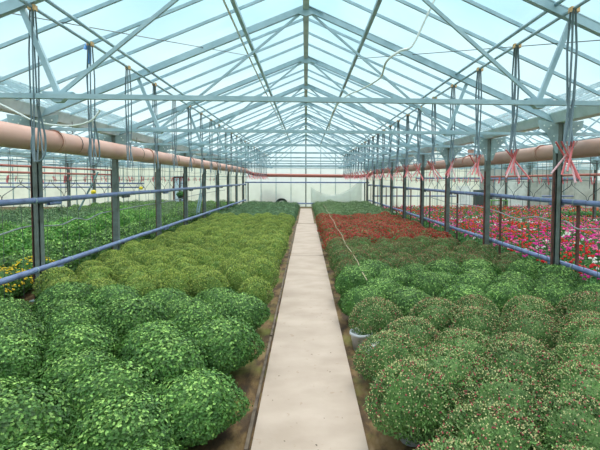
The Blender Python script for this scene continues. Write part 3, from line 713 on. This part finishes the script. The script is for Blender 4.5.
# sagging plastic sheet on the right half of the end wall
b = MB(); nx, nz = 30, 6; top = []
for i in range(nx+1):
    u = i/nx; x = .4+u*4.1; zt = 1.62-1.05*(1-(2*u-1.0)**2)*.75 + .7*u*u
    for j in range(nz+1):
        v = j/nz; b.v.append((x, 32.6-.12*math.sin(v*PI)-.03*math.sin(u*22), .05+(zt-.05)*v))
b.f = [(i*(nz+1)+j, (i+1)*(nz+1)+j, (i+1)*(nz+1)+j+1, i*(nz+1)+j+1) for i in range(nx) for j in range(nz)]; b.mi = [0]*len(b.f)
o = build('plastic_sheet', b, drapem, None, True); md = o.modifiers.new('s', 'SOLIDIFY'); md.thickness = .004; tag(o, 'sagging dusty plastic sheet against the right half of the end wall', 'plastic sheet')
b = MB()
for k in range(6):
    R = .33-.03*k; b.tube([(R*1.3*math.cos(a), .1*k*.4, .36+R*math.sin(a)) for a in [i*PI/10 for i in range(21)]], .03, 6)
o = build('coiled_hose', b, darkp, None, True, loc=(-1.9, 31.95, .02)); tag(o, 'dark coil of hose standing at the foot of the end wall', 'hose')
# back door in the left bay
dx0, dx1 = onY(174, 190, YE-.12).x, onY(186, 190, YE-.12).x
t = empty('door_1', ((dx0+dx1)/2, YE-.14, 0)); hw = (dx1-dx0)/2; tag(t, 'brown framed glazed door in the back wall of the left bay', 'door', kind='structure')
b = MB()
for x in (-hw, hw): b.box((x-.06, -.05, 0), (x+.06, .04, 2.35))
b.box((-hw, -.05, 2.29), (hw, .04, 2.4)); b.box((-.05, -.04, 0), (.05, .03, 2.3)); build('door_frame', b, rust, t)
b = MB(); b.box((-hw+.06, .0, .1), (-.05, .02, 2.29)); b.box((.05, .0, .1), (hw-.06, .02, 2.29)); build('pane', b, mat('pale_pane', srgb(225, 240, 250), .3), t)
b = MB()
for z in (.5, .95, 1.4, 1.85): b.box((.05, -.03, z), (hw-.06, 0, z+.05))
build('glazing_rung', b, bluep, t)
p = onY(181, 196, 29.5); t = empty('hanging_basket', p); b = MB(); b.lathe([(.001, -.25), (.15, -.2), (.26, 0), (.28, 0), (.28, .03), (.001, .02)], 14); build('basket', b, darkp, t, True)
link('foliage', gf[0], t, (0, 0, -.05), scale=(1.5, 1.5, 1.3)); link('flower_heads', GV['red'][0][0], t, (0, 0, -.05), scale=(1.6, 1.6, 1.4))
b = MB(); b.tube([(0, 0, 0), (0, 0, H0+1.0-p.z)], .012, 5); build('cord', b, wirem, t); tag(t, 'hanging basket with red flowers in front of the back door', 'hanging basket')
# leaning ladder and pole
def ladder(top, foot, w, lab):
    top = Vector(top); foot = Vector(foot); t = empty('ladder', foot); d = top-foot; sd = Vector((0, w/2, 0))
    for q in (-1, 1): b = MB(); b.bar(sd*q, d+sd*q, .03, .06); build('rail', b, steel, t)
    for i in range(1, 9): b = MB(); b.tube([d*i/9-sd, d*i/9+sd], .014, 6); build('rung', b, steel, t)
    tag(t, lab, 'ladder')
pT = onX(205, 171, -4.98); ladder((-4.98, pT.y, pT.z), (-5.35, pT.y-.4, 0), .4, 'light aluminium ladder leaning against the fifth left post')
a = onY(98, 172, 21); c = onY(80, 208, 21); c2 = a+(c-a)*((a.z)/(a.z-c.z)); b = MB(); b.bar(a, c2, .09, .06); tag(build('leaning_pole', b, steel2), 'grey-blue pole leaning in the left bay between the first two posts', 'pole')
# right bay clutter at the back
def panel(x0, x1, y0, y1, Y, m, nm, lab, cat, th=.08, lean=0):
    a = onY(x0, y0, Y); c = onY(x1, y1, Y); b = MB(); z0 = max(0, c.z) if y1 < 214 else 0
    b.add([(a.x, Y, 0), (c.x, Y, 0), (c.x, Y+th, 0), (a.x, Y+th, 0), (a.x, Y+lean, a.z), (c.x, Y+lean, a.z), (c.x, Y+th+lean, a.z), (a.x, Y+th+lean, a.z)], [(0,3,2,1),(4,5,6,7),(0,1,5,4),(1,2,6,5),(2,3,7,6),(3,0,4,7)])
    # frame battens
    for xx in (a.x, c.x-.06): b.box((xx, Y-.03, 0), (xx+.06, Y, a.z))
    tag(build(nm, b, m), lab, cat)
panel(496, 529, 180, 214, 30.0, whitep, 'white_partition', 'large white partition panel at the back of the right bay', 'panel')
panel(458, 472, 186, 214, 30.0, whitep, 'white_board', 'narrow white board standing at the back of the right bay', 'panel', lean=.4)
panel(531, 541, 174, 214, 29.6, greyw, 'grey_column', 'grey column beside the white partition in the right bay', 'column', .3)
panel(476, 486, 190, 214, 29.8, darkp, 'dark_cabinet', 'small dark cabinet between two white panels in the right bay', 'cabinet', .5)
panel(575, 640, 182, 214, 29.8, greyw, 'grey_shutter', 'broad grey shutter at the far right of the back wall', 'shutter', .1)
a = onY(489, 200, 28.5); c = onY(506, 212, 28.5); t = empty('bench_table', ((a.x+c.x)/2, 28.5, 0)); hw = (c.x-a.x)/2
gm = mat('green_paint', srgb(110, 160, 80), .6)
b = MB(); b.box((-hw, -.3, a.z-.06), (hw, .3, a.z)); build('table_top', b, gm, t)
for sx in (-1, 1):
    for sy in (-.26, .26): b = MB(); b.box((sx*hw*.92-.03, sy-.03, 0), (sx*hw*.92+.03, sy+.03, a.z-.06)); build('leg', b, gm, t)
b = MB(); b.box((-hw*.9, -.27, .4), (hw*.9, -.23, .45)); b.box((-hw*.9, -.27, .7), (hw*.9, -.23, .75)); build('slat', b, gm, t); tag(t, 'green slatted bench table at the back of the right bay', 'table')

# ------------------------------------------------------------------ light: overcast sky and a soft sun
w = bpy.data.worlds.new('sky'); sc.world = w; w.use_nodes = True; N = w.node_tree.nodes; L = w.node_tree.links
bg = N['Background']; tc = N.new('ShaderNodeTexCoord'); sx = N.new('ShaderNodeSeparateXYZ'); L.new(tc.outputs['Generated'], sx.inputs[0])
cr = N.new('ShaderNodeValToRGB'); L.new(sx.outputs[2], cr.inputs[0]); e = cr.color_ramp.elements
e[0].position = 0; e[0].color = (.80, .93, .95, 1); e[1].position = 1; e[1].color = (1.0, 1.0, 1.0, 1)
k = e.new(.12); k.color = (.74, .93, .96, 1); k = e.new(.40); k.color = (.45, .80, .93, 1); k = e.new(.62); k.color = (.88, .96, 1, 1)
ms = N.new('ShaderNodeMapRange'); ms.inputs[1].default_value = .35; ms.inputs[2].default_value = 1; ms.inputs[3].default_value = 1; ms.inputs[4].default_value = 2.4
L.new(sx.outputs[2], ms.inputs[0]); L.new(cr.outputs[0], bg.inputs[0]); L.new(ms.outputs[0], bg.inputs[1])
sd = bpy.data.lights.new('sun', 'SUN'); sd.energy = 2.0; sd.angle = math.radians(24); sd.color = (1, .95, .86); so = link('sun', sd); so.rotation_euler = (math.radians(-32), math.radians(14), 0)
sc.view_settings.view_transform = 'Standard'; sc.view_settings.look = 'None'; sc.view_settings.gamma = 1; sc.view_settings.use_curve_mapping = False
sc.view_settings.exposure = .22
sc.cycles.transparent_max_bounces = 24; sc.cycles.max_bounces = 8
